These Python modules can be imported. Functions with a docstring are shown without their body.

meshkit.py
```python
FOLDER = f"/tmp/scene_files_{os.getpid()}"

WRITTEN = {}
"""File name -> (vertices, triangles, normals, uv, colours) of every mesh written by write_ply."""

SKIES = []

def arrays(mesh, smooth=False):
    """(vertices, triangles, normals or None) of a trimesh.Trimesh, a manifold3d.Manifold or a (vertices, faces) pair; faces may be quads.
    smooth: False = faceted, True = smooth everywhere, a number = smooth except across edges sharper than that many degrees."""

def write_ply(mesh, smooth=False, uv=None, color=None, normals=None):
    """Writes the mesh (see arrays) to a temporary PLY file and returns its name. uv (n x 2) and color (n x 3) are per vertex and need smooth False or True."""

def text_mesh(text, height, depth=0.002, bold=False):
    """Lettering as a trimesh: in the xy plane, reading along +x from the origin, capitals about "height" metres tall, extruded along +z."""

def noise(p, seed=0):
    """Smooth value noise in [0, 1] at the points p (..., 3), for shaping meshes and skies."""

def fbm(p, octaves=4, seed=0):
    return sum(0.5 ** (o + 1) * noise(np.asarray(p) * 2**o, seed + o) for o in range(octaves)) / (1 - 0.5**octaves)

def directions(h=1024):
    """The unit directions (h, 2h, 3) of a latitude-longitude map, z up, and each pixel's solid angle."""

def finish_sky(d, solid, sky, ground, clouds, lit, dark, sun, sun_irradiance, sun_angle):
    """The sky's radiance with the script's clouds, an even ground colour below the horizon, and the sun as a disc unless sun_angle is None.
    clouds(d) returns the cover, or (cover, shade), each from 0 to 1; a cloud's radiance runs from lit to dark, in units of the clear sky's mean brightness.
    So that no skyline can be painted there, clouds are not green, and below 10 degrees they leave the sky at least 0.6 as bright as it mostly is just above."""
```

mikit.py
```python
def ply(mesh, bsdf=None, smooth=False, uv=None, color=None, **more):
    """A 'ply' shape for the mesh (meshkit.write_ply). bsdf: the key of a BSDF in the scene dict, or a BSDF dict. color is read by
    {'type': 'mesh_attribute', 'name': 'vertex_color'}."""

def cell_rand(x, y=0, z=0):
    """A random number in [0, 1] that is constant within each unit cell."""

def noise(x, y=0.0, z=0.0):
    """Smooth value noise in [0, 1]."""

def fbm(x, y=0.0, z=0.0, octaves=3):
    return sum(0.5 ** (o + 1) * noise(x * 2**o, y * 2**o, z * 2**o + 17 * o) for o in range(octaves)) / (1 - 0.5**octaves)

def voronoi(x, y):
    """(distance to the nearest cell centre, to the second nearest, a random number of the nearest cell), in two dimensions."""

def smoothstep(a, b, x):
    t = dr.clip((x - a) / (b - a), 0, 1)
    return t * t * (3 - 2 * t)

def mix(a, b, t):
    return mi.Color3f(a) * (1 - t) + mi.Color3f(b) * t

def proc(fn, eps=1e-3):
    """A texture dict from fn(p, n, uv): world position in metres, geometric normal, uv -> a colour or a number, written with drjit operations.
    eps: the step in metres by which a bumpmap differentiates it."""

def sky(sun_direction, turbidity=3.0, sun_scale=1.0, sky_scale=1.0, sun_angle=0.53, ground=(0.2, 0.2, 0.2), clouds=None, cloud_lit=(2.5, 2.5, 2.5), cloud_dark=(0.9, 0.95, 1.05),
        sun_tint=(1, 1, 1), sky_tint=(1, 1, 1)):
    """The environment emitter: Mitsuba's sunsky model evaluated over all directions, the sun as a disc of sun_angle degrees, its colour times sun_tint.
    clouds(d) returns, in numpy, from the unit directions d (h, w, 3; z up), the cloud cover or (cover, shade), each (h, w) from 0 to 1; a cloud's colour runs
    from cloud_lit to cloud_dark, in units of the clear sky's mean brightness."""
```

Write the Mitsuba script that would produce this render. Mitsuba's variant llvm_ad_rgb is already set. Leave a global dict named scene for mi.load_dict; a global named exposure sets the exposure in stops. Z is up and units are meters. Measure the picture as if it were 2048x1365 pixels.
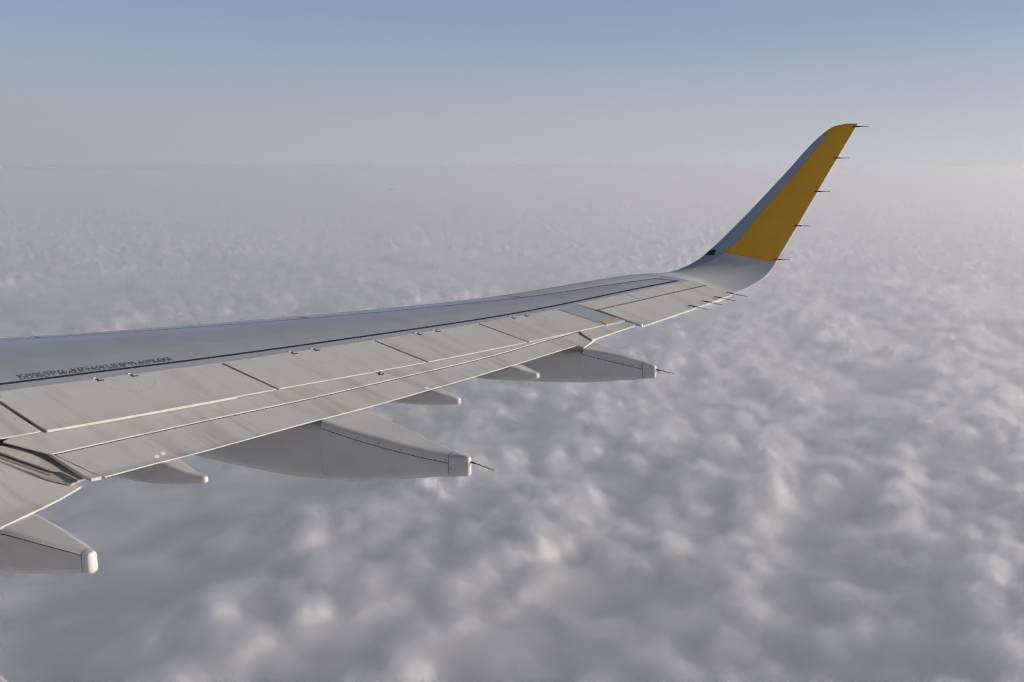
import math
import numpy as np
import trimesh
import drjit as dr
import mitsuba as mi
import mikit
import meshkit
from scipy.interpolate import PchipInterpolator as Pchip

scene, labels = {}, {}
T = mi.ScalarTransform4f
RNG = np.random.default_rng(7)

# ------------------------------------------------------------------ camera, sky, exposure
YAW, PITCH = 1.0335, -0.2052            # heading from forward (+y) towards the wing tip (+x), and down
EYE = np.array([1.739, -14.161, 2.78])
TILT = math.radians(1.0)                # the aircraft's attitude against the horizon
RIGHT = np.array([math.cos(YAW), -math.sin(YAW), 0.0])
FORWARD = np.array([math.sin(YAW) * math.cos(PITCH + TILT), math.cos(YAW) * math.cos(PITCH + TILT), math.sin(PITCH + TILT)])
scene['camera'] = {
    'type': 'thinlens', 'fov': 58.06, 'fov_axis': 'x', 'near_clip': 0.05, 'far_clip': 1500000.0,
    'aperture_radius': 0.005, 'focus_distance': 12.0,
    'to_world': T().look_at(origin=EYE.tolist(), target=(EYE + FORWARD).tolist(), up=[0, 0, 1]),
    'medium': {'type': 'ref', 'id': 'air'},
}
SUN_AZ, SUN_EL = math.radians(163.0), math.radians(10.5)   # azimuth from +y (nose) towards +x (starboard)
SUN = [math.sin(SUN_AZ) * math.cos(SUN_EL), math.cos(SUN_AZ) * math.cos(SUN_EL), math.sin(SUN_EL)]
def haze_and_fill_veil(d):
    """A thin veil of high haze that thickens towards the horizon all round, plus an added dim veil overhead, a little brighter on the sun's side."""
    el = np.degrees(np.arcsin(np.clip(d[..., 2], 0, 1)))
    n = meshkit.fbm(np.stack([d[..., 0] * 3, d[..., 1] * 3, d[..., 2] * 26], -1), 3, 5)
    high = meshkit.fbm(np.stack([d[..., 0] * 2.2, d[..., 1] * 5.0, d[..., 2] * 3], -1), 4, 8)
    up = np.clip((el - 8) / 22, 0, 1)  # unseen overhead veil, added dim and neutral to mute the sky fill
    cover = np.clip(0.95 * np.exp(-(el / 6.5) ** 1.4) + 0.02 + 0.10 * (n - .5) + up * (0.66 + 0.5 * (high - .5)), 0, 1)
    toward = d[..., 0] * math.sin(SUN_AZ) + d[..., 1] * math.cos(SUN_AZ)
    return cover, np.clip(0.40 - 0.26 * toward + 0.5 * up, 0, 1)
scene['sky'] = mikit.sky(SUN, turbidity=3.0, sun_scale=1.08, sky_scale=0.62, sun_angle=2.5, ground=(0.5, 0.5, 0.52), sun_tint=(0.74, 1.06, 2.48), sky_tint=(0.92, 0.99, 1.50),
                         clouds=haze_and_fill_veil, cloud_lit=(3.62, 3.72, 4.14), cloud_dark=(0.34, 0.33, 0.32))
exposure = 2.5
VEIL_ON = True

# ------------------------------------------------------------------ materials
def rgb(*c):
    return {'type': 'rgb', 'value': list(c)}


def paint(name, base, rough=0.35, spec=0.5, metallic=0.0, **more):
    b = {'type': 'principled', 'base_color': base if isinstance(base, dict) else rgb(*base), 'roughness': rough, 'specular': spec, 'metallic': metallic, **more}
    scene[name] = {'type': 'twosided', 'bsdf': b}


def streaked(base, dirt, amount, seed):
    """Grey paint with fine grime drawn out along the airflow (y) and a few soft blotches."""
    def fn(p, n, uv):
        a = mikit.fbm(p.x * 9 + seed, p.y * 1.1, 3.0, 3)
        b = mikit.noise(p.x * 34 + seed, p.y * 2.2, 9.0)
        c = mikit.fbm(p.x * 1.3 + seed, p.y * 2.1, 5.0, 2)
        k = mikit.smoothstep(0.48, 0.85, a) * 0.7 + mikit.smoothstep(0.7, 1.0, b) * 0.35
        return mikit.mix(base, dirt, dr.clip(k * amount * (0.4 + 1.2 * c), 0, 1))
    return mikit.proc(fn)


def speckled(base, dark, amount, seed):
    def fn(p, n, uv):
        a = mikit.fbm(p.x * 5 + seed, p.y * 3, p.z * 5, 3)
        return mikit.mix(base, dark, dr.clip(mikit.smoothstep(0.4, 0.8, a) * amount, 0, 1))
    return mikit.proc(fn)


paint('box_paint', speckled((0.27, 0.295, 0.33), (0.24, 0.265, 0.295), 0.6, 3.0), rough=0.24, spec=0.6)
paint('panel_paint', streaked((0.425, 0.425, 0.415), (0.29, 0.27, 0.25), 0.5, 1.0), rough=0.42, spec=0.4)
paint('flap_paint', streaked((0.43, 0.43, 0.415), (0.28, 0.255, 0.23), 0.6, 31.0), rough=0.42, spec=0.4)
paint('fairing_paint', speckled((0.50, 0.495, 0.48), (0.43, 0.42, 0.40), 0.5, 11.0), rough=0.36, spec=0.45)
paint('winglet_paint', speckled((0.46, 0.47, 0.475), (0.43, 0.435, 0.435), 0.6, 17.0), rough=0.30, spec=0.5)
paint('yellow_paint', speckled((0.68, 0.355, 0.012), (0.63, 0.325, 0.012), 0.6, 23.0), rough=0.32, spec=0.4)
paint('edge_metal', speckled((0.36, 0.41, 0.48), (0.32, 0.37, 0.43), 0.7, 61.0), rough=0.33, metallic=0.25)
paint('bare_metal', (0.36, 0.38, 0.41), rough=0.35, metallic=0.6)
paint('dark_gap', (0.045, 0.045, 0.05), rough=0.7)  # near-black for the painted gap shade and the hinge slots
paint('brown_seal', (0.16, 0.10, 0.08), rough=0.7)
paint('tan_patch', speckled((0.36, 0.29, 0.23), (0.27, 0.20, 0.155), 0.8, 41.0), rough=0.6)
paint('grime_metal', speckled((0.42, 0.40, 0.38), (0.28, 0.25, 0.23), 0.8, 51.0), rough=0.6)
paint('primer', (0.24, 0.25, 0.24), rough=0.6)
paint('stencil_print', (0.075, 0.08, 0.10), rough=0.5)
paint('navy_print', (0.022, 0.026, 0.055), rough=0.45)
paint('grey_print', (0.30, 0.30, 0.30), rough=0.5)
paint('black_rod', (0.03, 0.028, 0.028), rough=0.5)
paint('hull_paint', (0.22, 0.22, 0.23), rough=0.4)
paint('white_paint', (0.72, 0.72, 0.72), rough=0.4)
paint('lamp_glass', (0.02, 0.025, 0.04), rough=0.08, spec=0.8)
scene['cloud_white'] = {'type': 'twosided', 'bsdf': {'type': 'diffuse', 'reflectance': rgb(0.84, 0.84, 0.83)}}

# ------------------------------------------------------------------ helpers
def turn(v):
    """The aircraft's attitude: a rotation about the seat window."""
    d = np.asarray(v, float) - EYE
    k, c, s = RIGHT, math.cos(TILT), math.sin(TILT)
    return EYE + d * c + np.cross(k, d) * s + np.outer(d @ k, k) * (1 - c)


def numbered(key):
    if key not in scene and key not in labels:
        return key
    i = 1
    while f'{key}_{i:03d}' in scene or f'{key}_{i:03d}' in labels:
        i += 1
    return f'{key}_{i:03d}'


def add(parent, name, mesh, bsdf, smooth=30, label=None, kind=None, attitude=True):
    key = numbered(f'{parent}__{name}' if parent else name)
    v, f = (np.asarray(mesh[0], float), np.asarray(mesh[1], int)) if isinstance(mesh, (tuple, list)) else (np.array(mesh.vertices), np.array(mesh.faces))
    if f.shape[1] == 4:
        f = np.vstack([f[:, [0, 1, 2]], f[:, [0, 2, 3]]])
    if attitude:
        v = turn(v)
    m = trimesh.Trimesh(v, f, process=False)
    scene[key] = mikit.ply(m, bsdf, smooth=smooth)
    said = {k: x for k, x in (('label', label), ('kind', kind)) if x}
    if said:
        labels[key] = said
    return key


def join(meshes):
    vs, fs, n = [], [], 0
    for v, f in meshes:
        f = np.asarray(f)
        if f.shape[1] == 4:
            f = np.vstack([f[:, [0, 1, 2]], f[:, [0, 2, 3]]])
        vs.append(np.asarray(v)); fs.append(f + n); n += len(v)
    return np.vstack(vs), np.vstack(fs)


def weld(v, f):
    m = trimesh.Trimesh(v, f, process=False)
    m.merge_vertices(digits_vertex=5)
    m.update_faces(m.nondegenerate_faces())
    return m


def grid_faces(nu, nv, flip=False):
    i, j = np.meshgrid(np.arange(nu - 1), np.arange(nv - 1), indexing='ij')
    a = (i * nv + j).ravel()
    q = np.stack([a, a + nv, a + nv + 1, a + 1], 1)
    return q[:, ::-1] if flip else q


def plate(top, bottom):
    """A closed plate between two (nu, nv, 3) grids."""
    nu, nv, _ = top.shape
    v = np.vstack([top.reshape(-1, 3), bottom.reshape(-1, 3)])
    n = nu * nv
    f = [grid_faces(nu, nv), grid_faces(nu, nv, True) + n]
    edge = np.r_[np.arange(nu) * nv, (nu - 1) * nv + np.arange(1, nv), (np.arange(nu - 1)[::-1]) * nv + nv - 1, np.arange(1, nv - 1)[::-1]]
    nxt = np.roll(edge, -1)
    f.append(np.stack([edge, edge + n, nxt + n, nxt], 1))
    m = trimesh.Trimesh(v, np.vstack([np.vstack([q[:, [0, 1, 2]], q[:, [0, 2, 3]]]) for q in f]), process=False)
    m.fix_normals()
    return m


def loft(rings, caps=True):
    """Closed body from (n, m, 3) rings."""
    n, m, _ = rings.shape
    v = rings.reshape(-1, 3)
    i, j = np.meshgrid(np.arange(n - 1), np.arange(m), indexing='ij')
    a, b = (i * m + j).ravel(), (i * m + (j + 1) % m).ravel()
    q = np.stack([a, b, b + m, a + m], 1)
    f = np.vstack([q[:, [0, 1, 2]], q[:, [0, 2, 3]]])
    if caps:
        v = np.vstack([v, rings[0].mean(0), rings[-1].mean(0)])
        k = np.arange(m)
        f = np.vstack([f, np.stack([k, np.full(m, n * m), (k + 1) % m], 1), np.stack([(n - 1) * m + k, (n - 1) * m + (k + 1) % m, np.full(m, n * m + 1)], 1)])
    t = trimesh.Trimesh(v, f, process=False)
    t.fix_normals()
    return t


def rod(p0, p1, r0, r1, sides=8):
    p0, p1 = np.asarray(p0, float), np.asarray(p1, float)
    d = (p1 - p0) / np.linalg.norm(p1 - p0)
    a = np.cross(d, [0, 0, 1.0]); a /= np.linalg.norm(a); b = np.cross(d, a)
    t = np.arange(sides) / sides * 2 * np.pi
    ring = np.cos(t)[:, None] * a + np.sin(t)[:, None] * b
    r = loft(np.stack([p0 + ring * r0, p1 + ring * r1]))
    return np.array(r.vertices), np.array(r.faces)


def box(c, s, rotz=0.0, tilt=0.0):
    m = trimesh.creation.box(s)
    v = np.array(m.vertices)
    v = np.stack([v[:, 0], v[:, 1], v[:, 2] + v[:, 1] * tilt], 1)
    cz, sz = math.cos(rotz), math.sin(rotz)
    v = np.stack([v[:, 0] * cz - v[:, 1] * sz, v[:, 0] * sz + v[:, 1] * cz, v[:, 2]], 1)
    return v + np.asarray(c), np.array(m.faces)

# ------------------------------------------------------------------ the wing's upper surface
def LE(x): return -0.51 * np.asarray(x, float)
def TE(x): return -(7.10 + 0.273 * (np.asarray(x, float) - 6.4))
def CH(x): return LE(x) - TE(x)
CAMBER = Pchip([0, .003, .01, .03, .06, .1, .15, .2, .3, .4, .5, .6, .7, .8, .9, 1], [0, .012, .022, .040, .056, .0695, .0805, .088, .0965, .0965, .0875, .0715, .0525, .034, .0165, 0])
TWIST = Pchip([0, 2, 5., 7.5, 10, 13.3, 15.6, 17.5], [.1408, .1408, .1408, .1334, .1266, .1129, .143, .143])
def ZTE(x): return -0.0004 * (np.asarray(x, float) - 6.5) + 0.00479 * (np.asarray(x, float) - 6.5) ** 2


def S(x, y):
    x, y = np.asarray(x, float), np.asarray(y, float)
    c = CH(x); t = (LE(x) - y) / c
    return ZTE(x) + c * (TWIST(x) * (1 - t) + CAMBER(np.clip(t, 0, 1)))


def resample(pts, n):
    p = np.asarray(pts, float)
    s = np.r_[0, np.cumsum(np.linalg.norm(np.diff(p, axis=0), axis=1))]
    u = np.linspace(0, s[-1], n)
    return np.stack([np.interp(u, s, p[:, k]) for k in range(p.shape[1])], 1)


def panel_grid(front, aft, off=(0.04, 0.04), nu=48, nv=12, gap=0.0):
    f, a = resample(front, nu), resample(aft, nu)
    w = np.linspace(0, 1, nv)[None, :, None]
    xy = f[:, None] * (1 - w) + a[:, None] * w
    o = off[0] + (off[1] - off[0]) * w[..., 0]
    return np.dstack([xy, (S(xy[..., 0], xy[..., 1]) + o)[..., None]])


def panel(front, aft, off=(0.04, 0.04), thick=(0.02, 0.02), nu=48, nv=12):
    g = panel_grid(front, aft, off, nu, nv)
    b = g.copy()
    b[..., 2] -= thick[0] + (thick[1] - thick[0]) * np.linspace(0, 1, nv)[None, :]
    return plate(g, b)


def strip(points, width, off=0.044, n=120):
    """A painted line that lies on the surface, as a thin sheet."""
    p = resample(points, n)
    d = np.gradient(p, axis=0); d /= np.linalg.norm(d, axis=1, keepdims=True)
    m = np.stack([-d[:, 1], d[:, 0]], 1) * width / 2
    g = np.stack([p - m, p + m], 1)
    g = np.dstack([g, (S(g[..., 0], g[..., 1]) + off)[..., None]])
    return g.reshape(-1, 3), grid_faces(n, 2)


def dots(points, r=0.007, off=0.042, h=0.003, sides=7):
    out = []
    t = np.arange(sides) / sides * 2 * np.pi
    for x, y in points:
        ring = np.stack([x + r * np.cos(t), y + r * np.sin(t)], 1)
        z = S(ring[:, 0], ring[:, 1]) + off
        v = np.vstack([np.c_[ring, z], np.c_[ring, z + h], [[x, y, z.mean() + h]]])
        k = np.arange(sides); k2 = (k + 1) % sides
        f = np.vstack([np.stack([k, k2, k2 + sides], 1), np.stack([k, k2 + sides, k + sides], 1), np.stack([k + sides, k2 + sides, np.full(sides, 2 * sides)], 1)])
        out.append((v, f))
    return join(out)


WING = 'airliner'
labels[WING] = {'label': 'grey airliner wing with spoilers, flaps and a yellow upturned winglet above the clouds', 'category': 'aircraft wing'}
HINGE = Pchip([0, 4.0, 6.527, 7.031, 7.809, 8.588, 9.329, 10.413, 11.02, 11.931, 12.476, 13.288, 13.69, 14.602, 15.548, 16.1, 17],
              [-3.9, -4.95, -5.625, -5.79, -6.068, -6.35, -6.613, -7.005, -7.225, -7.555, -7.745, -8.045, -8.165, -8.507, -8.864, -9.10, -9.5])
SPTE = Pchip([0, 4.0, 6.409, 6.484, 8.25, 8.697, 10.538, 12.06, 13.438, 14], [-4.7, -5.73, -6.35, -6.375, -6.935, -7.08, -7.725, -8.258, -8.74, -8.95])
SEAM = Pchip([4, 6.354, 6.821, 7.745, 8.763, 10.029, 11.53, 12.145, 12.961, 14], [-6.05, -6.667, -6.786, -7.035, -7.339, -7.705, -8.15, -8.3, -8.522, -8.84])
TABTE = Pchip([5, 6.459, 6.963, 7.132, 8.426, 9.193, 10.085, 11.197, 12.528, 14], [-6.85, -7.21, -7.316, -7.361, -7.65, -7.855, -8.077, -8.354, -8.684, -9.05])


def line(fn, x0, x1, n=40):
    x = np.linspace(x0, x1, n)
    return np.stack([x, fn(x)], 1)


SLAT = 0.60
# root line of the winglet panel, from the leading to the trailing edge
def root_x(t): return 15.72 + 0.45 * t

# ---- structural body under the skins
def body_ring(x, t1):
    t = 0.5 - 0.5 * np.cos(np.linspace(0, np.pi, 26)); t = t * t1
    c = CH(x)
    up = np.stack([np.full(26, x), LE(x) - t * c, S(np.full(26, x), LE(x) - t * c) - 0.10 * np.minimum(1, t / .06)], 1)
    depth = c * 0.125 * (np.minimum(1, t / 0.3) ** 0.55) * np.clip((1.06 - t) / 0.62, 0.0, 1) ** 0.8 + 0.012
    lo = up.copy(); lo[:, 2] = np.minimum(up[:, 2] - 0.012, S(np.full(26, x), LE(x) - t * c) - depth - 0.02 * c)
    return np.vstack([up, lo[::-1]])
xs = np.r_[np.linspace(1.9, 6.1, 14), np.linspace(6.3, 15.9, 40)]
add(WING, 'wing_box', loft(np.stack([body_ring(x, 0.80 if x < 13.3 else 0.70) for x in xs])), 'primer')

# ---- upper skin between slats and hinge line
fr = np.stack([np.linspace(1.9, 15.55, 90), LE(np.linspace(1.9, 15.55, 90)) - SLAT], 1)
fr = np.vstack([fr, [[15.86, -8.66]]])
af = np.vstack([line(HINGE, 1.9, 13.66, 90), [[13.665, -8.165], [14.602, -8.507], [15.548, -8.864], [15.975, -9.03]]])
# grid with common x so that rows follow the span
def skin(x0, x1, yf, ya, off=(0.04, 0.04), thick=0.02, nu=100, nv=24, xe0=None, xe1=None):
    u = np.linspace(0, 1, nu)
    X0, X1 = x0, x1
    xf = X0[0] + (X1[0] - X0[0]) * u; xa = X0[1] + (X1[1] - X0[1]) * u
    f = np.stack([xf, yf(xf)], 1); a = np.stack([xa, ya(xa)], 1)
    return panel(f, a, off, (thick, thick), nu, nv) if nu < 3 else plate_from(f, a, off, thick, nv)


def plate_from(f, a, off, thick, nv):
    w = np.linspace(0, 1, nv)[None, :, None]
    xy = f[:, None] * (1 - w) + a[:, None] * w
    o = off[0] + (off[1] - off[0]) * w[..., 0]
    g = np.dstack([xy, (S(xy[..., 0], xy[..., 1]) + o)[..., None]])
    b = g.copy(); b[..., 2] -= thick
    return plate(g, b)


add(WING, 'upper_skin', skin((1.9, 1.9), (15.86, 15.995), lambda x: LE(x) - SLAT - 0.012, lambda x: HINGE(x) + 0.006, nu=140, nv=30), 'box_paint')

# ---- slats along the leading edge
def slat_ring(x):
    c = CH(x); t1 = SLAT / c
    t = np.linspace(0, 1, 16) ** 1.7 * t1
    y = LE(x) - t * c
    z = S(np.full(16, x), y) + 0.04 * np.minimum(1, t / (0.25 * t1)) ** 0.5
    lo_t = np.linspace(1, 0, 8)[:, None] * t1 * 0.9
    lo_y = LE(x) - lo_t[:, 0] * c
    lo_z = np.minimum(S(np.full(8, x), lo_y) - 0.02 - 0.10 * c * (lo_t[:, 0]) ** 0.5 * 0.35, S(np.full(8, x), lo_y) + 0.005)
    return np.vstack([np.c_[np.full(16, x), y, z], np.c_[np.full(8, x), lo_y, lo_z]])
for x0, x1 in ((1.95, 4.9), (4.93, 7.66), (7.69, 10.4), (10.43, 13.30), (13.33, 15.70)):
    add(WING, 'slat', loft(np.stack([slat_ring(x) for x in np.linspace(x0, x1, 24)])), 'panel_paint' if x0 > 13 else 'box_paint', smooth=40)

# ---- spoilers
def grimed_screws(x0, x1, arc):
    pts = []
    n = 6
    for k in range(n):
        w = (k + 0.8) / n
        for xx in (x0, x1):
            xa = xx[0] + (xx[1] - xx[0]) * w
            s = 0.045 if xx is x0 else -0.045
            pts.append((xa + s, HINGE(xx[0]) * (1 - w) + SPTE(xx[1]) * w))
    if arc:
        cx, r = arc
        for a in np.radians(np.linspace(-70, 70, 13)):
            x = cx + r * 0.9 * math.sin(a)
            pts.append((x, float(HINGE(x)) - 0.06 - r * 1.0 * math.cos(a)))
    return pts

SPOILERS = [((4.0, 4.0), (6.420, 6.457), 0.045), ((6.456, 6.496), (8.580, 8.684), 0.045), ((8.611, 8.715), (10.408, 10.527), 0.045),
            ((10.438, 10.557), (11.926, 12.047), 0.045), ((11.955, 12.076), (13.270, 13.425), 0.045)]
FITTINGS = [(4.9, 5.2), (7.369, 7.686), (9.383, 9.653), (11.02, 11.278), (12.489, 12.701)]
for k, ((xf0, xa0), (xf1, xa1), o) in enumerate(SPOILERS):
    u = np.linspace(0, 1, 40)
    xf, xa = xf0 + (xf1 - xf0) * u, xa0 + (xa1 - xa0) * u
    f = np.stack([xf, HINGE(xf) - 0.006], 1); a = np.stack([xa, SPTE(xa)], 1)
    w = np.linspace(0, 1, 14)[None, :, None]
    xy = f[:, None] * (1 - w) + a[:, None] * w
    g = np.dstack([xy, (S(xy[..., 0], xy[..., 1]) + 0.04)[..., None]])
    b = g.copy(); b[..., 2] -= 0.045 - 0.035 * w[..., 0]
    sp = add(WING, 'spoiler', plate(g, b), 'panel_paint', smooth=25)
    add(sp, 'screws', dots(grimed_screws((xf0, xa0), (xf1, xa1), (sum(FITTINGS[k]) / 2 + 0.06, 0.27)), 0.0065, 0.0405), 'grey_print', kind='stuff')
    for xx in FITTINGS[k]:
        y = float(HINGE(xx))
        z = float(S(xx, y)) + 0.04
        add(sp, 'hinge_fitting', join([box((xx, y + 0.035, z + 0.010), (0.030, 0.028, 0.010), 0.0, 0.05)]), 'panel_paint')
        add(sp, 'hinge_slot', join([box((xx + 0.005, y - 0.025, z - 0.004), (0.012, 0.05, 0.010), -0.25, 0.2), box((xx + 0.03, y - 0.052, z - 0.009), (0.040, 0.010, 0.010), -0.3, 0.2)]), 'dark_gap')
    if k == 1:      # the wedge along the inner half of this spoiler's trailing edge
        x = np.linspace(6.50, 8.25, 30)
        q = np.stack([np.stack([x, SPTE(x) + 0.10], 1), np.stack([x, SPTE(x) - 0.012], 1)], 1)
        top = np.dstack([q, (S(q[..., 0], q[..., 1]) + np.array([0.0415, 0.046])[None, :])[..., None]])
        bot = top.copy(); bot[..., 2] -= np.array([0.02, 0.022])[None, :]
        add(sp, 'edge_wedge', plate(top, bot), 'panel_paint', smooth=25)

# ---- outboard flap with its tab
def flap_edge(x_in, x_out): return np.linspace(x_in, x_out, 60)
u = np.linspace(0, 1, 70)
xf, xa = 6.156 + (12.955 - 6.156) * u, 6.345 + (12.962 - 6.345) * u
f = np.stack([xf, np.maximum(SPTE(xf), -99) + 0.25 * np.clip((xf - 6.156) / 0.4, 0, 1)], 1); a = np.stack([xa, SEAM(xa)], 1)
flap = add(WING, 'flap', plate_from(f, a, (0.005, 0.01), 0.012, 10), 'flap_paint')
xg = np.linspace(6.372, 12.95, 60)
add(flap, 'gap_seal_shade', plate_from(np.stack([xg, SEAM(xg) + 0.01], 1), np.stack([xg, SEAM(xg) - 0.03], 1), (-0.004, -0.006), 0.02, 3), 'dark_gap')  # dark strip painted in for the shadow line between flap and tab
# the flap's inner end strip, running back to the trailing edge
f = np.array([[6.352, -6.667 + 0.004], [6.338, -6.655]]); 
add(flap, 'end_strip', plate_from(resample([[6.340, -6.64], [6.368, -7.176]], 12), resample([[6.350, -6.66], [6.450, -7.200]], 12), (0.008, 0.008), 0.03, 4), 'flap_paint')
xf, xa = 6.372 + (12.962 - 6.372) * u, 6.472 + (12.60 - 6.472) * u
f = np.stack([xf, SEAM(xf) - 0.020], 1); a = np.stack([xa, TABTE(xa)], 1)
a[-1, 1] -= 0.0; w = np.linspace(0, 1, 10)[None, :, None]
xy = f[:, None] * (1 - w) + a[:, None] * w
g = np.dstack([xy, (S(xy[..., 0], xy[..., 1]) + 0.002 * (1 - w[..., 0]))[..., None]])
b = g.copy(); b[..., 2] -= 0.055 - 0.044 * w[..., 0]
tab = add(flap, 'tab', plate(g, b), 'flap_paint', smooth=25)
# outer corner of the tab, past the trailing edge line towards the fairing
g = panel_grid([[12.60, -8.52], [12.975, -8.525]], [[12.62, -8.80], [13.03, -8.80]], (-0.012, 0.0), 8, 6)
b = g.copy(); b[..., 2] -= 0.02
add(flap, 'outer_corner', plate(g, b), 'flap_paint', smooth=25)
for x, y in ((7.009, -7.221), (7.085, -7.215), (10.085, -8.042), (11.63, -8.145), (11.69, -8.128)):
    big = x < 11
    v, fc = dots([(x, y)], 0.024 if big else 0.016, 0.0005, 0.003, 14)
    add(flap, 'access_cap', (v, fc), 'white_paint' if big else 'grey_print')

# ---- fixed panels between flap and aileron
add(WING, 'fixed_panel', plate_from(resample([[13.290, float(HINGE(13.290)) - 0.004], [13.655, -8.160]], 12), resample([[13.448, -8.735], [13.812, -8.865]], 12), (0.04, 0.034), 0.03, 14), 'box_paint')
add(WING, 'repair_patch', plate_from(resample([[13.472, -8.640], [13.78, -8.745]], 10), resample([[13.458, -8.728], [13.80, -8.85]], 10), (0.043, 0.041), 0.004, 4), 'tan_patch', label='tan rectangular patch between spoiler and aileron')
add(WING, 'fixed_trailing_panel', plate_from(resample([[12.985, -8.528], [13.44, -8.70], [13.815, -8.86]], 16), resample([[12.885, -8.792], [13.06, -8.835], [13.853, -9.027]], 16), (0.016, 0.02), 0.018, 8), 'flap_paint')

# ---- aileron, its shroud and the corner fitting
add(WING, 'shroud_panel', plate_from(resample([[13.668, -8.168], [14.60, -8.515]], 20), resample([[13.752, -8.430], [14.632, -8.742]], 20), (0.04, 0.04), 0.02, 6), 'panel_paint')
add(WING, 'shroud_panel', plate_from(resample([[14.612, -8.519], [15.548, -8.870], [16.01, -9.05]], 20), resample([[14.644, -8.746], [16.062, -9.265]], 20), (0.04, 0.04), 0.02, 6), 'panel_paint')
ail_f, ail_a = [[13.762, -8.452], [16.066, -9.290]], [[13.885, -9.103], [16.155, -9.688]]
aileron = add(WING, 'aileron', plate_from(resample(ail_f, 40), resample(ail_a, 40), (0.038, 0.02), 0.022, 12), 'panel_paint')
add(aileron, 'gap_seal_shade', plate_from(resample([[13.745, -8.426], [16.062, -9.262]], 30), resample([[13.762, -8.456], [16.066, -9.292]], 30), (0.0405, 0.0405), 0.012, 2), 'brown_seal')
add(WING, 'aileron_side_seal', plate_from(resample([[13.765, -8.465], [13.785, -8.462]], 3), resample([[13.862, -9.09], [13.905, -9.10]], 3), (0.046, 0.030), 0.02, 10), 'bare_metal')
zc = float(S(13.87, -9.10))
add(WING, 'corner_fitting', box((13.872, -9.095, zc + 0.03), (0.07, 0.035, 0.03), 0.25), 'white_paint')

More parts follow.
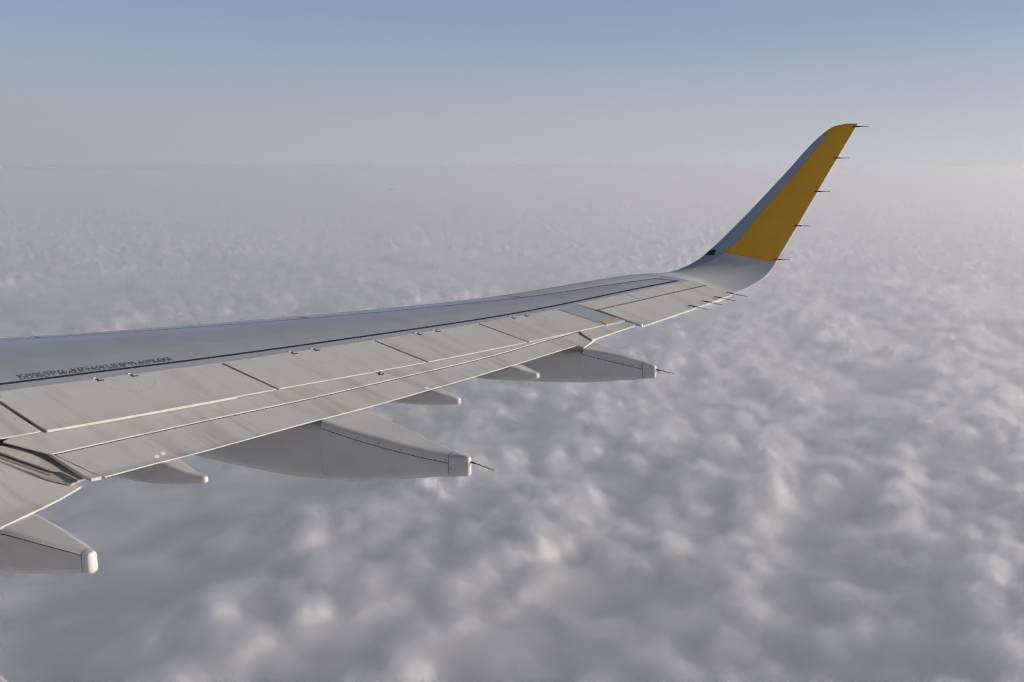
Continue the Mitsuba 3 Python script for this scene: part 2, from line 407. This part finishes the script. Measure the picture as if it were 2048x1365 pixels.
# ---- painted walkway outline and lettering
BLUE = [(1.95, -3.60), (5.0, -4.95), (6.617, -5.512), (7.488, -5.809), (8.467, -6.166), (9.592, -6.575), (10.888, -7.054), (12.392, -7.622), (14.206, -8.274), (15.803, -8.901)]
bx, by = np.array(BLUE).T
bl = line(Pchip(bx, by), 1.95, 15.80, 150)
add(WING, 'walkway_line', strip(bl, 0.035, 0.0435, 200), 'navy_print', smooth=True)
add(WING, 'walkway_line', strip([(2.0, LE(2.0) - 0.66), (13.748, -7.667), (14.604, -8.083), (15.555, -8.587)], 0.014, 0.0435, 160), 'navy_print', smooth=True)
add(WING, 'walkway_line', strip([(15.55, -8.583), (15.80, -8.897)], 0.016, 0.0435, 10), 'navy_print', smooth=True)


def lettering(text, p0, p1, height, lift=0.0435, bold=False):
    m = meshkit.text_mesh(text, 1.0, 0.001, bold)
    v = np.array(m.vertices)
    v[:, 0] -= v[:, 0].min()
    L = v[:, 0].max()
    p0, p1 = np.array(p0), np.array(p1)
    d = p1 - p0; n = np.array([-d[1], d[0]]) / np.linalg.norm(d)
    xy = p0 + v[:, :1] / L * d + v[:, 1:2] * height * n
    z = S(xy[:, 0], xy[:, 1]) + lift + v[:, 2]
    return np.c_[xy, z], np.array(m.faces)


add(WING, 'lettering', lettering('DO NOT WALK OUTSIDE THIS AREA', (6.81, -5.540), (8.225, -6.036), 0.058, bold=False), 'stencil_print', smooth=False)
add(WING, 'lettering', lettering('DO NOT WALK OUTSIDE THIS AREA', (8.221, -5.941), (6.827, -5.436), 0.058, bold=False), 'stencil_print', smooth=False)
add(flap, 'numeral', lettering('2', (9.955, -7.485), (9.885, -7.465), 0.075, 0.0125, bold=True), 'navy_print', smooth=False)

# ---- the recess between the two flaps, and the inboard flap
def slab(front, aft, off, thick, name, mat, nu=14, nv=8, parent=WING):
    return add(parent, name, plate_from(resample(front, nu), resample(aft, nu), off, thick, nv), mat)
slab([[6.02, -6.2], [6.21, -6.78], [6.315, -6.965]], [[6.26, -6.12], [6.42, -6.45], [6.48, -6.78], [6.46, -6.965]], (-0.105, -0.105), 0.02, 'recess_floor', 'grime_metal')
slab([[6.098, -6.311], [6.256, -6.772], [6.312, -6.832]], [[6.147, -6.234], [6.251, -6.359], [6.334, -6.80]], (-0.05, -0.05), 0.015, 'seal_shade_strip', 'grime_metal')
slab([[4.0, -5.6], [6.07, -6.29]], [[4.0, -7.36], [5.586, -7.121], [5.906, -7.073], [6.122, -7.04], [6.388, -6.995]], (-0.12, -0.145), 0.018, 'flap', 'flap_paint', 30, 14)
slab([[6.080, -6.320], [6.245, -6.777]], [[6.118, -6.272], [6.258, -6.735]], (-0.09, -0.09), 0.02, 'seal_shade_strip', 'primer', 12, 3)  # darker strip stands in for the shadow band along the inboard flap edge

# ---- winglet
TE_T = np.array([[-.46, 15.64, -9.53, .395], [-.1, 16.0, -9.635, .452], [.157, 16.254, -9.69, .504], [.329, 16.416, -9.819, .562], [.494, 16.559, -9.941, .644], [.669, 16.694, -10.063, .754], [.849, 16.811, -10.143, .891], [.946, 16.863, -10.172, .972],
                 [1.645, 17.083, -10.466, 1.634], [2.353, 17.278, -10.772, 2.314], [3.251, 17.526, -11.170, 3.178]])
LE_T = np.array([[-.46, 15.64, -7.975, .640], [-.30, 15.802, -8.065, .652], [.02, 16.114, -8.289, .682], [.20, 16.283, -8.452, .707], [.50, 16.532, -8.691, .801], [.84, 16.768, -8.933, .979], [1.055, 16.888, -9.067, 1.125],
                 [1.72, 17.105, -9.574, 1.710], [2.425, 17.298, -10.123, 2.384], [3.10, 17.484, -10.662, 3.034], [3.21, 17.514, -10.813, 3.138], [3.251, 17.525, -10.986, 3.177]])
te, le = Pchip(TE_T[:, 0], TE_T[:, 1:]), Pchip(LE_T[:, 0], LE_T[:, 1:])
THIN = Pchip([0, .01, .04, .1, .2, .35, .5, .7, .85, 1], [0, .010, .021, .032, .041, .045, .042, .028, .014, 0])


def wl(s, t, off=0.0):
    """Point of the winglet's inner face at span s and chord fraction t."""
    s, t = np.broadcast_arrays(np.asarray(s, float), np.asarray(t, float))
    a, b = le(s), te(s)
    d = (te(s + 0.02) - te(s - 0.02))
    n = np.stack([-d[..., 2], 0 * s, d[..., 0]], -1); n /= np.linalg.norm(n, axis=-1, keepdims=True)
    c = np.linalg.norm(b - a, axis=-1)
    k = mikit_smooth(-0.1, 1.1, s)
    h = (CAMBER(t) * (1 - k) + THIN(t) * k) * c + 0.03 * (1 - mikit_smooth(-0.4, 0.2, s)) + off
    return a + (b - a) * t[..., None] + n * h[..., None]


def mikit_smooth(a, b, x):
    q = np.clip((x - a) / (b - a), 0, 1)
    return q * q * (3 - 2 * q)


def wl_patch(s0, s1, t0, t1, nu=40, nv=16, off=0.0, depth=0.012):
    """A plate of the inner face between chord lines t0(s), t1(s) and span lines s0(t), s1(t)."""
    u, w = np.meshgrid(np.linspace(0, 1, nu), np.linspace(0, 1, nv), indexing='ij')
    s = u * 1.0; t = w * 1.0
    for _ in range(6):
        t = t0(s) + (t1(s) - t0(s)) * w
        s = s0(t) + (s1(t) - s0(t)) * u
    return plate(wl(s, t, off), wl(s, t, off - depth))


def wl_at(y, s):
    return (le(s)[1] - y) / (le(s)[1] - te(s)[1])
# boundary between the grey leading edge and the coloured panel
EDGE = Pchip([-.6, -.1, .5, .989, 1.337, 1.732, 2.69, 3.084, 3.3], [.10, .12, .17, wl_at(-9.302, .989), wl_at(-9.575, 1.337), wl_at(-9.817, 1.732), wl_at(-10.484, 2.69), wl_at(-10.747, 3.084), .20])
YEL = Pchip([0, .2, 1.0], [1.02, .995, .938])
winglet = add(WING, 'winglet', None or wl_patch(lambda t: -0.375 + 0.43 * t, lambda t: YEL(t) - 0.002, lambda s: EDGE(s) + 0.004, lambda s: 0 * s + 1, 50, 30), 'winglet_paint', smooth=50)
add(winglet, 'leading_edge', wl_patch(lambda t: -0.375 + 0.43 * t, lambda t: 0 * t + 3.075, lambda s: 0 * s, lambda s: EDGE(s) - 0.003 / 1.5, 90, 14), 'edge_metal', smooth=50, label='grey leading edge strip')
add(winglet, 'coloured_panel', wl_patch(lambda t: YEL(t) + 0.002, lambda t: 0 * t + 3.078, lambda s: EDGE(s) + 0.004, lambda s: 0 * s + 1, 70, 24), 'yellow_paint', smooth=50, label='yellow painted panel')
add(winglet, 'tip_cap', wl_patch(lambda t: 0 * t + 3.078, lambda t: 0 * t + 3.25, lambda s: 0 * s, lambda s: 0 * s + 1, 24, 30), 'yellow_paint', smooth=50, label='yellow rounded tip')
# solid core and outer face
def wl_ring(s):
    t = np.linspace(0, 1, 24)
    up = wl(np.full(24, s), t, -0.008)
    a, b = le(s), te(s); c = np.linalg.norm(b - a)
    n = te(s + .02) - te(s - .02); n = np.array([-n[2], 0, n[0]]) / np.linalg.norm([n[2], n[0]])
    lo = a + (b - a) * t[:, None] - n * (THIN(t)[:, None] * c + 0.012)
    return np.vstack([up, lo[::-1]])
ss = np.linspace(-0.36, 3.235, 70)
core = np.stack([wl_ring(s) for s in ss])
for i, s in enumerate(ss):      # the core starts on the slanted root line
    pass
add(winglet, 'outer_face', loft(core), 'winglet_paint', smooth=50)
# navigation lamp at the root of the leading edge
g = [wl(np.linspace(.90, 1.03, 12)[:, None], (np.linspace(0.0, 1.0, 6)[None, :] * np.linspace(.16, .10, 12)[:, None]), 0.004)][0]
add(winglet, 'navigation_light', plate(g, wl(np.linspace(.90, 1.03, 12)[:, None], (np.linspace(0.0, 1.0, 6)[None, :] * np.linspace(.16, .10, 12)[:, None]), -0.006)), 'lamp_glass', label='dark glass lamp cover')
pts = []
for tt in (.26, .36, .46, .58):
    for s in np.linspace(-0.05 + tt * .5, 0.93, 16):
        pts.append(wl(s, tt, 0.001))
pts = np.array(pts)
def ball_dots(pts, r):
    o = trimesh.creation.icosphere(subdivisions=0, radius=r)
    return join([(np.array(o.vertices) + q, np.array(o.faces)) for q in pts])
add(winglet, 'rivets', ball_dots(pts, 0.005), 'grey_print', kind='stuff')


def wick(parent, base, tip, holder=0.10):
    base, tip = np.array(base), np.array(tip)
    d = (tip - base) / np.linalg.norm(tip - base)
    m = base + d * holder
    add(parent, 'static_wick', join([rod(base, m, 0.006, 0.011, 8), rod(m, m + d * 0.03, 0.011, 0.006, 8), rod(m + d * 0.03, tip, 0.0055, 0.004, 8)]), 'black_rod')
for y0, y1, s in ((-11.092, -11.345, 3.199), (-10.862, -11.112, 2.689), (-10.63, -10.882, 2.14), (-10.377, -10.637, 1.567), (-10.126, -10.391, .993)):
    b = te(s)
    wick(winglet, (b[0] - 0.012, y0, b[2]), (b[0] - 0.006, y1, b[2] + 0.004))
for x, y in ((16.106, -9.606), (15.777, -9.519), (15.449, -9.426), (15.099, -9.332)):
    z = float(S(x, y)) + 0.045
    wick(aileron, (x, y, z), (x + 0.03, y - 0.34, z - 0.048))

# ---- fairings under the flaps
def fairing(near, far, bottom, groove, zfront, y_front, parent=WING, name='flap_track_fairing', label=None, tail=0.05, big=True, cap_y=None, wick_to=None, screws=True):
    near, far, bottom = np.array(near), np.array(far), np.array(bottom)
    o = np.argsort(near[:, 1]); near = near[o]; o = np.argsort(far[:, 1]); far = far[o]; o = np.argsort(bottom[:, 0]); bottom = bottom[o]
    yt = near[0, 1]
    fx0 = Pchip(near[:, 1], near[:, 0]); fz = Pchip(near[:, 1], near[:, 2]); 
    ffx = np.poly1d(np.polyfit(far[:, 1], far[:, 0], 2 if len(far) > 2 else 1))
    fb = Pchip(bottom[:, 0], bottom[:, 1])
    w_tail = max(ffx(yt) - near[0, 0], tail)
    def shape(y):
        yc = np.clip(y, near[0, 1], near[-1, 1]); x0 = float(fx0(yc))
        x1 = max(float(ffx(np.clip(y, yt, far[:, 1].max()))), x0 + w_tail)
        zt = float(fz(yc)) if y <= near[-1, 1] else zfront
        yb = np.clip(y, bottom[0, 0], bottom[-1, 0]); zb = float(fb(yb))
        return x0, x1, zt, zb
    def ring(y, inset=0.0, part='all', zg=None, n=40, scale=1.0):
        x0, x1, zt, zb = shape(y)
        x0 += inset; x1 -= inset; zt -= inset; zb += inset
        if scale < 1:
            cx, cz = (x0 + x1) / 2, (zt + zb) / 2
            k = min(0.045, 0.42 * (x1 - x0)) * (1 - scale)
            x0 += k * 0.8; x1 -= k * 0.8; zt -= k; zb += k
        w, h = x1 - x0, zt - zb
        rt = min(0.05 if big else 0.03, 0.42 * w, 0.4 * h); rb = min(0.10 if big else 0.04, 0.46 * w, 0.4 * h)
        a = np.linspace(0, np.pi / 2, 7)
        P = [(x0 + rb - rb * np.sin(a[::-1]) if False else x0 + rb - rb * np.cos(np.pi / 2 - a), zb + rb - rb * np.sin(np.pi / 2 - a))]
        P = [np.stack([x0 + rb * (1 - np.sin(a)), zb + rb * (1 - np.cos(a))], 1)]                    # bottom inboard corner going up
        P.append(np.stack([x0 + rt * (1 - np.cos(a)), zt - rt * (1 - np.sin(a))], 1))                # top inboard corner
        P.append(np.stack([x1 - rt * (1 - np.sin(a)), zt - rt * (1 - np.cos(a))], 1))
        P.append(np.stack([x1 - rb * (1 - np.cos(a)), zb + rb * (1 - np.sin(a))], 1))
        q = np.vstack(P)
        if part == 'upper':
            q = q[(q[:, 1] > zg)]
            q = np.vstack([[x0, zg], q, [x1, zg]])
            q = resample(q, n)
        elif part == 'lower':
            lo = q[:7][q[:7, 1] < zg]; hi = q[21:][q[21:, 1] < zg]
            q = np.vstack([[x1, zg], hi, lo, [x0, zg]])
            q = resample(q, n)
        else:
            q = resample(np.vstack([q, q[:1]]), n + 1)[:-1]
        return np.c_[q[:, 0], np.full(len(q), y), q[:, 1]]
    def ends(y0, y1, n, rnd=0.04):
        ys = np.linspace(y0, y1 + rnd, n)
        out = [(y, 1.0) for y in ys]
        for a in np.linspace(0, np.pi / 2, 7)[1:]:
            out.append((y1 + rnd - rnd * math.sin(a), math.cos(a)))
        return out
    def sheet(rows):
        g = np.stack(rows)
        return g.reshape(-1, 3), grid_faces(g.shape[0], g.shape[1])
    key = numbered(f'{parent}__{name}')
    if not big:
        st = ends(y_front, yt, 26, 0.03)
        body = loft(np.stack([ring(y, scale=k) for y, k in st]))
        return add(parent, name, body, 'fairing_paint', smooth=45, label=label)
    groove = np.array(groove); o = np.argsort(groove[:, 0]); groove = groove[o]
    fg = np.poly1d(np.polyfit(groove[:, 0], groove[:, 1], 2 if len(groove) > 2 else 1))
    ys_u = np.linspace(near[-1, 1] - 0.0, cap_y + 0.006, 40)
    ys_l = np.r_[near[-1, 1] + 0.012, ys_u]
    core = loft(np.stack([ring(y, inset=0.014) for y in np.linspace(y_front, yt + 0.10, 50)]))
    rows_front = np.linspace(y_front, near[-1, 1] + 0.012, 24)
    lower_rows = [ring(y, part='lower', zg=float(fg(y)) - 0.005) for y in ys_l]
    front = loft(np.stack([ring(y) for y in rows_front]), caps=False)
    k0 = add(parent, name, join([(np.array(front.vertices), np.array(front.faces)), sheet(lower_rows)]), 'fairing_paint', smooth=45, label=label)
    add(k0, 'inner_shell', core, 'brown_seal', smooth=45)
    add(k0, 'access_panel', sheet([ring(y, inset=-0.002, part='upper', zg=float(fg(y)) + 0.004) for y in ys_u]), 'fairing_paint', smooth=45)
    st = ends(cap_y - 0.001, yt, 12, 0.022)
    rr = np.stack([ring(y, inset=-0.002, scale=k) for y, k in st])
    add(k0, 'tail_cap', loft(rr, caps=True), 'fairing_paint', smooth=45)
    sc = []
    for y in np.linspace(near[-1, 1] - 0.22, cap_y + 0.03, 6):
        x0 = shape(y)[0]; sc.append((x0 - 0.004, y, float(fg(y)) + 0.030))
    x0 = shape(cap_y - 0.02)[0]
    for k in (0.05, 0.10):
        sc.append((x0 - 0.004, cap_y - 0.02, float(fg(cap_y)) - k))
    if screws:
        add(k0, 'screws', ball_dots(np.array(sc), 0.010), 'grey_print', kind='stuff')
    if wick_to is not None:
        x0, x1, zt, zb = shape(yt)
        wick(k0, ((x0 + x1) / 2, yt + 0.01, zt - 0.05), wick_to, 0.04)
    return k0, shape, fg


F2 = fairing([[8.702, -7.68, -0.006], [8.733, -8.141, -0.069], [8.776, -8.533, -0.109], [8.817, -8.844, -0.144], [8.875, -9.217, -0.165], [8.903, -9.405, -0.170]],
        [[9.331, -7.746], [9.279, -8.14], [8.985, -9.198], [8.945, -9.405]],
        [[-3.6, -0.30], [-4.6, -0.62], [-5.8, -0.78], [-7.017, -0.752], [-7.81, -0.669], [-8.232, -0.608], [-8.753, -0.507], [-9.123, -0.427], [-9.405, -0.366]],
        [[-7.672, -0.089], [-8.173, -0.158], [-8.656, -0.218], [-9.168, -0.256]], -0.05, -3.7, label='large fairing with a dark seam under the middle of the outboard flap', cap_y=-9.185, wick_to=(8.95, -9.66, -0.268))
F3 = fairing([[12.641, -8.775, 0.151], [12.654, -8.939, 0.14], [12.703, -9.343, 0.105], [12.745, -9.604, 0.05], [12.772, -9.77, 0.005]],
        [[13.10, -8.782], [12.97, -9.03], [12.845, -9.40], [12.822, -9.77]],
        [[-5.2, 0.0], [-6.2, -0.36], [-7.109, -0.464], [-7.492, -0.451], [-7.974, -0.428], [-8.663, -0.353], [-9.21, -0.265], [-9.537, -0.206], [-9.77, -0.159]],
        [[-8.778, 0.071], [-9.607, -0.051]], 0.10, -5.3, label='large fairing with a dark seam at the outer end of the flap', cap_y=-9.605, wick_to=(12.82, -10.01, -0.075))
add(F3[0], 'rivets', ball_dots(np.array([[12.66, -8.987, 0.007], [12.664, -9.038, -0.001], [12.668, -9.083, -0.009], [12.66, -8.98, -0.028], [12.664, -9.032, -0.036], [12.668, -9.084, -0.043]]), 0.006), 'grey_print', kind='stuff')
F1 = fairing([[5.545, -6.9, -0.175], [5.571, -7.131, -0.185], [5.633, -7.549, -0.22], [5.745, -8.0, -0.261]],
        [[5.93, -7.0], [5.895, -7.434], [5.815, -8.0]],
        [[-4.0, -0.3], [-5.0, -0.66], [-6.2, -0.70], [-6.995, -0.631], [-7.404, -0.552], [-7.67, -0.503], [-8.0, -0.432]],
        [[-7.124, -0.225], [-7.609, -0.244], [-7.961, -0.285]], -0.22, -4.2, screws=False, label='large fairing under the inboard flap, cut by the frame', cap_y=-7.93)
fairing([[6.962, -7.22, -0.025], [6.965, -7.305, -0.018], [6.975, -7.441, -0.034], [6.992, -7.565, -0.056], [7.012, -7.684, -0.075], [7.037, -7.815, -0.081]],
        [[7.158, -7.353], [7.14, -7.47], [7.112, -7.611], [7.09, -7.815]],
        [[-5.9, -0.15], [-6.451, -0.329], [-6.665, -0.294], [-7.091, -0.262], [-7.48, -0.21], [-7.815, -0.148]], None, -0.03, -5.9, name='hinge_fairing', big=False, label='small fairing nearest to the gap between the flaps')
fairing([[10.095, -7.99, 0.04], [10.101, -8.08, 0.052], [10.131, -8.282, 0.024], [10.165, -8.435, -0.006]],
        [[10.283, -8.096], [10.215, -8.435]],
        [[-7.0, 0.02], [-7.452, -0.181], [-7.691, -0.165], [-8.114, -0.128], [-8.435, -0.086]], None, 0.03, -7.0, name='hinge_fairing', big=False, label='small fairing between the two seamed ones')
fairing([[11.355, -8.33, 0.10], [11.36, -8.412, 0.120], [11.375, -8.541, 0.1], [11.398, -8.652, 0.076], [11.422, -8.765, 0.062]],
        [[11.553, -8.425], [11.545, -8.576], [11.480, -8.765]],
        [[-7.4, 0.05], [-7.935, -0.097], [-8.236, -0.084], [-8.521, -0.056], [-8.765, -0.008]], None, 0.09, -7.4, name='hinge_fairing', big=False, label='small outermost fairing in front of a seamed one')
# tail of the innermost fairing, at the lower left corner
F0 = fairing([[4.13, -7.3, -0.02], [4.15, -8.2, -0.05], [4.20, -9.20, -0.10], [4.22, -9.40, -0.125]],
        [[4.53, -7.4], [4.43, -8.4], [4.30, -9.40]],
        [[-5.0, -0.5], [-7.0, -0.62], [-8.4, -0.48], [-9.40, -0.29]], [[-7.5, -0.10], [-8.4, -0.12], [-9.3, -0.17]], -0.05, -5.2, label='tail of the innermost fairing in the lower left corner', cap_y=-9.285)

# ------------------------------------------------------------------ the hull beside the seat and the engine under the wing
def hull():
    y = np.r_[np.linspace(-31, -18, 10), np.linspace(-15, 3, 10), np.linspace(4, 9.5, 12)]
    r = 1.975 * np.interp(y, [-31, -18, 4, 6, 8, 9.5], [0.25, 1, 1, .93, .68, .10])
    zc = np.interp(y, [-31, -18, 4, 9.5], [3.6, 2.35, 2.35, 1.9])
    a = np.arange(48) / 48 * 2 * np.pi
    return loft(np.stack([np.c_[-0.33 + q * np.cos(a), np.full(48, yy), z + 1.03 * q * np.sin(a)] for yy, q, z in zip(y, r, zc)]))
add(WING, 'fuselage', hull(), 'hull_paint', smooth=50)
y = np.array([0.9, 0.8, 0.3, -0.6, -1.8, -2.7, -2.71, -3.4, -3.9, -4.4]); r = np.array([0.88, 0.98, 1.1, 1.16, 1.1, 0.92, 0.55, 0.45, 0.3, 0.05])
a = np.arange(40) / 40 * 2 * np.pi
eng = add(WING, 'engine', loft(np.stack([np.c_[5.75 + q * np.cos(a), np.full(40, yy), -1.05 + q * np.sin(a)] for yy, q in zip(y, r)])), 'hull_paint', smooth=40)
add(eng, 'pylon', plate(np.array([[[5.63, 0.2, 0.10], [5.63, -4.6, 0.22]], [[5.87, 0.2, 0.10], [5.87, -4.6, 0.22]]]), np.array([[[5.63, -0.2, -0.1], [5.63, -4.0, -0.6]], [[5.87, -0.2, -0.1], [5.87, -4.0, -0.6]]])), 'hull_paint')

# ------------------------------------------------------------------ a far airliner
FAR = 'airliner_001'
P = EYE + np.array([0.78705446, 0.61542421, -0.0424065 + 0.0]) / 1.0 * 6500
def turn1(v): return turn(np.asarray(v)[None])[0]
P = turn1(P)
labels[FAR] = {'label': 'tiny white airliner far off over the clouds', 'category': 'airliner'}
ax = np.array([0.62, -0.78, 0.0]); side = np.array([0.78, 0.62, 0.0])
def fus():
    t = np.linspace(0, 1, 14); r = 2.0 * np.clip(np.sin(np.pi * np.clip(t * 0.9 + 0.05, 0, 1)) ** 0.4, 0.15, 1)
    a = np.arange(10) / 10 * 2 * np.pi
    return loft(np.stack([P + ax * (x - .5) * 38 + np.outer(np.cos(a), side) * q + np.outer(np.sin(a), [0, 0, 1.0]) * q for x, q in zip(t, r)]))
add(FAR, 'fuselage', fus(), 'white_paint', attitude=False)
for sgn in (1, -1):
    r0 = P + ax * 2; r1 = P - ax * 7 + side * sgn * 17 + [0, 0, 1.5]
    g = np.stack([np.stack([r0 + ax * 3, r0 - ax * 4]), np.stack([r1 + ax * .8, r1 - ax * .8])])
    add(FAR, 'wing', plate(g + [0, 0, .2], g - [0, 0, .2]), 'white_paint', attitude=False)
q0 = P - ax * 15 + [0, 0, 1.5]; q1 = P - ax * 19 + [0, 0, 8]
g = np.stack([np.stack([q0 + ax * 3, q0 - ax * 2.5]), np.stack([q1 + ax * 1, q1 - ax * 1.2])])
add(FAR, 'tail_fin', plate(g + side * .2, g - side * .2), 'white_paint', attitude=False)

# ------------------------------------------------------------------ the cloud deck
DECK = -800.0
R_AIR = 480000.0
ROLL = math.radians(100.0)              # the heading along which the cloud rolls run


def lumps(x, y, seed, k=7.0):
    """Soft union of round domes of uneven size on a jittered grid: about 1 on top of a dome, about 0 in the gaps."""
    ix, iy = np.floor(x).astype(np.int64), np.floor(y).astype(np.int64)
    tot = np.full(x.shape, 1.0)
    for a in (-1, 0, 1):
        for b in (-1, 0, 1):
            cx, cy = ix + a, iy + b
            h = (cx * 374761393 + cy * 668265263 + seed * 974634611) & 0xFFFFFFFF
            h = ((h ^ (h >> 13)) * 1274126177) & 0xFFFFFFFF
            h2 = ((h ^ (h >> 15)) * 2246822519) & 0xFFFFFFFF
            h3 = ((h2 ^ (h2 >> 14)) * 3266489917) & 0xFFFFFFFF
            d = (cx + (h & 0xFFFF) / 65535.0 - x) ** 2 + (cy + (h2 & 0xFFFF) / 65535.0 - y) ** 2
            top = 0.28 + 0.72 * (h3 & 0xFFFF) / 65535.0
            tot += np.exp(k * (top - d / (0.35 + 0.35 * top)))
    return np.log(tot) / k


def cloud_height(x, y, fine=True):
    c, s = math.cos(ROLL), math.sin(ROLL)
    u, v = x * s + y * c, x * c - y * s         # along and across the rolls
    q = lambda a, b, k: np.stack([u / a + 13.7 * k, v / b + 5.1 * k, np.full(x.shape, 0.37 * k)], -1)
    wu = u + 40 * (meshkit.fbm(q(140, 140, 1), 2, 1) - .5)
    wv = v + 40 * (meshkit.fbm(q(120, 120, 2), 2, 2) - .5)
    big = meshkit.fbm(q(1300, 560, 3), 3, 3) - .5
    mid = meshkit.fbm(q(360, 210, 4), 3, 4) - .5
    lump = lambda w, k: lumps(wu / w + k, wv / w + k, k)
    # smoother, flatter cloud on the nose side, puffier towards the wing tip and beyond
    side = np.clip((x * math.cos(YAW) - y * math.sin(YAW) + 0.7 * (x * math.sin(YAW) + y * math.cos(YAW) - 1600) + 1000) / 1800, 0, 1)
    e = np.clip(0.52 + 0.42 * side + 2.4 * mid + 1.5 * big, 0.10, 1.35) * (0.55 + 0.5 * side)
    a = lump(170, 11); b = lump(76, 12)
    h = 70 * big + 40 * mid + e * (16 * a + 31 * b)
    if fine:
        h = h + e * (15.0 * lump(40, 13) * (0.35 + 0.8 * b) + 4.0 * lump(22, 14))
    return h


def deck(az0, az1, naz, d0, d1, nr, sink=0.0):
    az = np.linspace(az0, az1, naz)
    dep = np.radians(np.linspace(d0, d1, nr))
    r = -DECK / np.tan(dep)
    R, A = np.meshgrid(r, az, indexing='ij')
    x, y = EYE[0] + R * np.sin(A), EYE[1] + R * np.cos(A)
    z = DECK + cloud_height(x, y) * np.clip((32000 - R) / 20000, 0, 1)
    return np.stack([x, y, z], -1).reshape(-1, 3), grid_faces(nr, naz, True)
a0, a1 = YAW - math.radians(38), YAW + math.radians(38)
v1, f1 = deck(a0, a1, 1150, 38.0, 0.11, 745)
v2, f2 = deck(a1, a0 + 2 * math.pi, 420, 38.0, 0.11, 140)
v3, f3 = deck(a0, a0 + 2 * math.pi, 300, 88.0, 38.0, 50)
cv, cf = join([(v1, f1), (v2, f2), (v3, f3)])

# the loose top of the cloud: droplets thinning out above the dense body, over the part near enough to show it
VX0, VY0, VN, VC = -100.0, -700.0, (560, 540, 20), (12.5, 12.5, 7.5)      # corner, cells, cell size
VEIL = 16.0
vz0 = DECK - 63.0
gx = VX0 + (np.arange(VN[0]) + .5) * VC[0]; gy = VY0 + (np.arange(VN[1]) + .5) * VC[1]; gz = vz0 + (np.arange(VN[2]) + .5) * VC[2]
X, Y = np.meshgrid(gx, gy, indexing='ij')
H = DECK + cloud_height(X, Y, True)
d = (gz[None, None, :] - H[..., None]) / VEIL
n3 = meshkit.fbm(np.stack(np.broadcast_arrays(X[..., None] / 46, Y[..., None] / 46, gz[None, None, :] / 34), -1), 2, 9)
rho = np.clip(1 - d + 1.6 * (n3 - .5), 0, 1) ** 1.6
edge = np.minimum(np.minimum(X - VX0, VX0 + VN[0] * VC[0] - X), np.minimum(Y - VY0, VY0 + VN[1] * VC[1] - Y))
rho = rho * np.clip(edge / 600.0, 0, 1)[..., None]
rho[..., -1] = 0
inside = np.minimum(np.minimum(cv[:, 0] - VX0, VX0 + VN[0] * VC[0] - cv[:, 0]), np.minimum(cv[:, 1] - VY0, VY0 + VN[1] * VC[1] - cv[:, 1]))
cv[:, 2] -= 12.0 * np.clip(inside / 600.0, 0, 1)      # the dense body lies under the loose top
scene['clouds'] = mikit.ply(trimesh.Trimesh(cv, cf, process=False), 'cloud_white', smooth=True)
labels['clouds'] = {'label': 'soft grey and white billowing cloud layer spreading to the horizon', 'category': 'clouds', 'kind': 'stuff'}
VMAX = 0.11
box_to = T().translate([VX0, VY0, vz0]).scale([VN[0] * VC[0], VN[1] * VC[1], VN[2] * VC[2]])
scene['droplets'] = {'type': 'heterogeneous', 'albedo': rgb(0.999, 0.999, 0.999), 'scale': VMAX, 'phase': {'type': 'hg', 'g': 0.75},
                     'sigma_t': {'type': 'gridvolume', 'grid': mi.VolumeGrid(np.ascontiguousarray(rho.transpose(2, 1, 0)[..., None].astype(np.float32))), 'filter_type': 'trilinear', 'wrap_mode': 'clamp', 'to_world': box_to}}
if VEIL_ON:
    scene['clouds__loose_top'] = {'type': 'cube', 'to_world': box_to @ T().translate([.5, .5, .5]).scale([.5, .5, .5]), 'bsdf': {'type': 'null'}, 'interior': {'type': 'ref', 'id': 'droplets'}, 'exterior': {'type': 'ref', 'id': 'air'}}
    labels['clouds__loose_top'] = {'kind': 'stuff'}

# ------------------------------------------------------------------ the air
scene['air'] = {'type': 'homogeneous', 'albedo': rgb(0.997, 0.9955, 0.995), 'sigma_t': 1.9e-4, 'phase': {'type': 'hg', 'g': 0.5}}
z0, z1 = DECK - 300.0, 9.0
scene['haze'] = {'type': 'cube', 'to_world': T().translate([0, 0, (z0 + z1) / 2]).scale([R_AIR, R_AIR, (z1 - z0) / 2]), 'bsdf': {'type': 'null'}, 'interior': {'type': 'ref', 'id': 'air'}}
labels['haze'] = {'label': 'pale haze over the clouds', 'kind': 'stuff'}
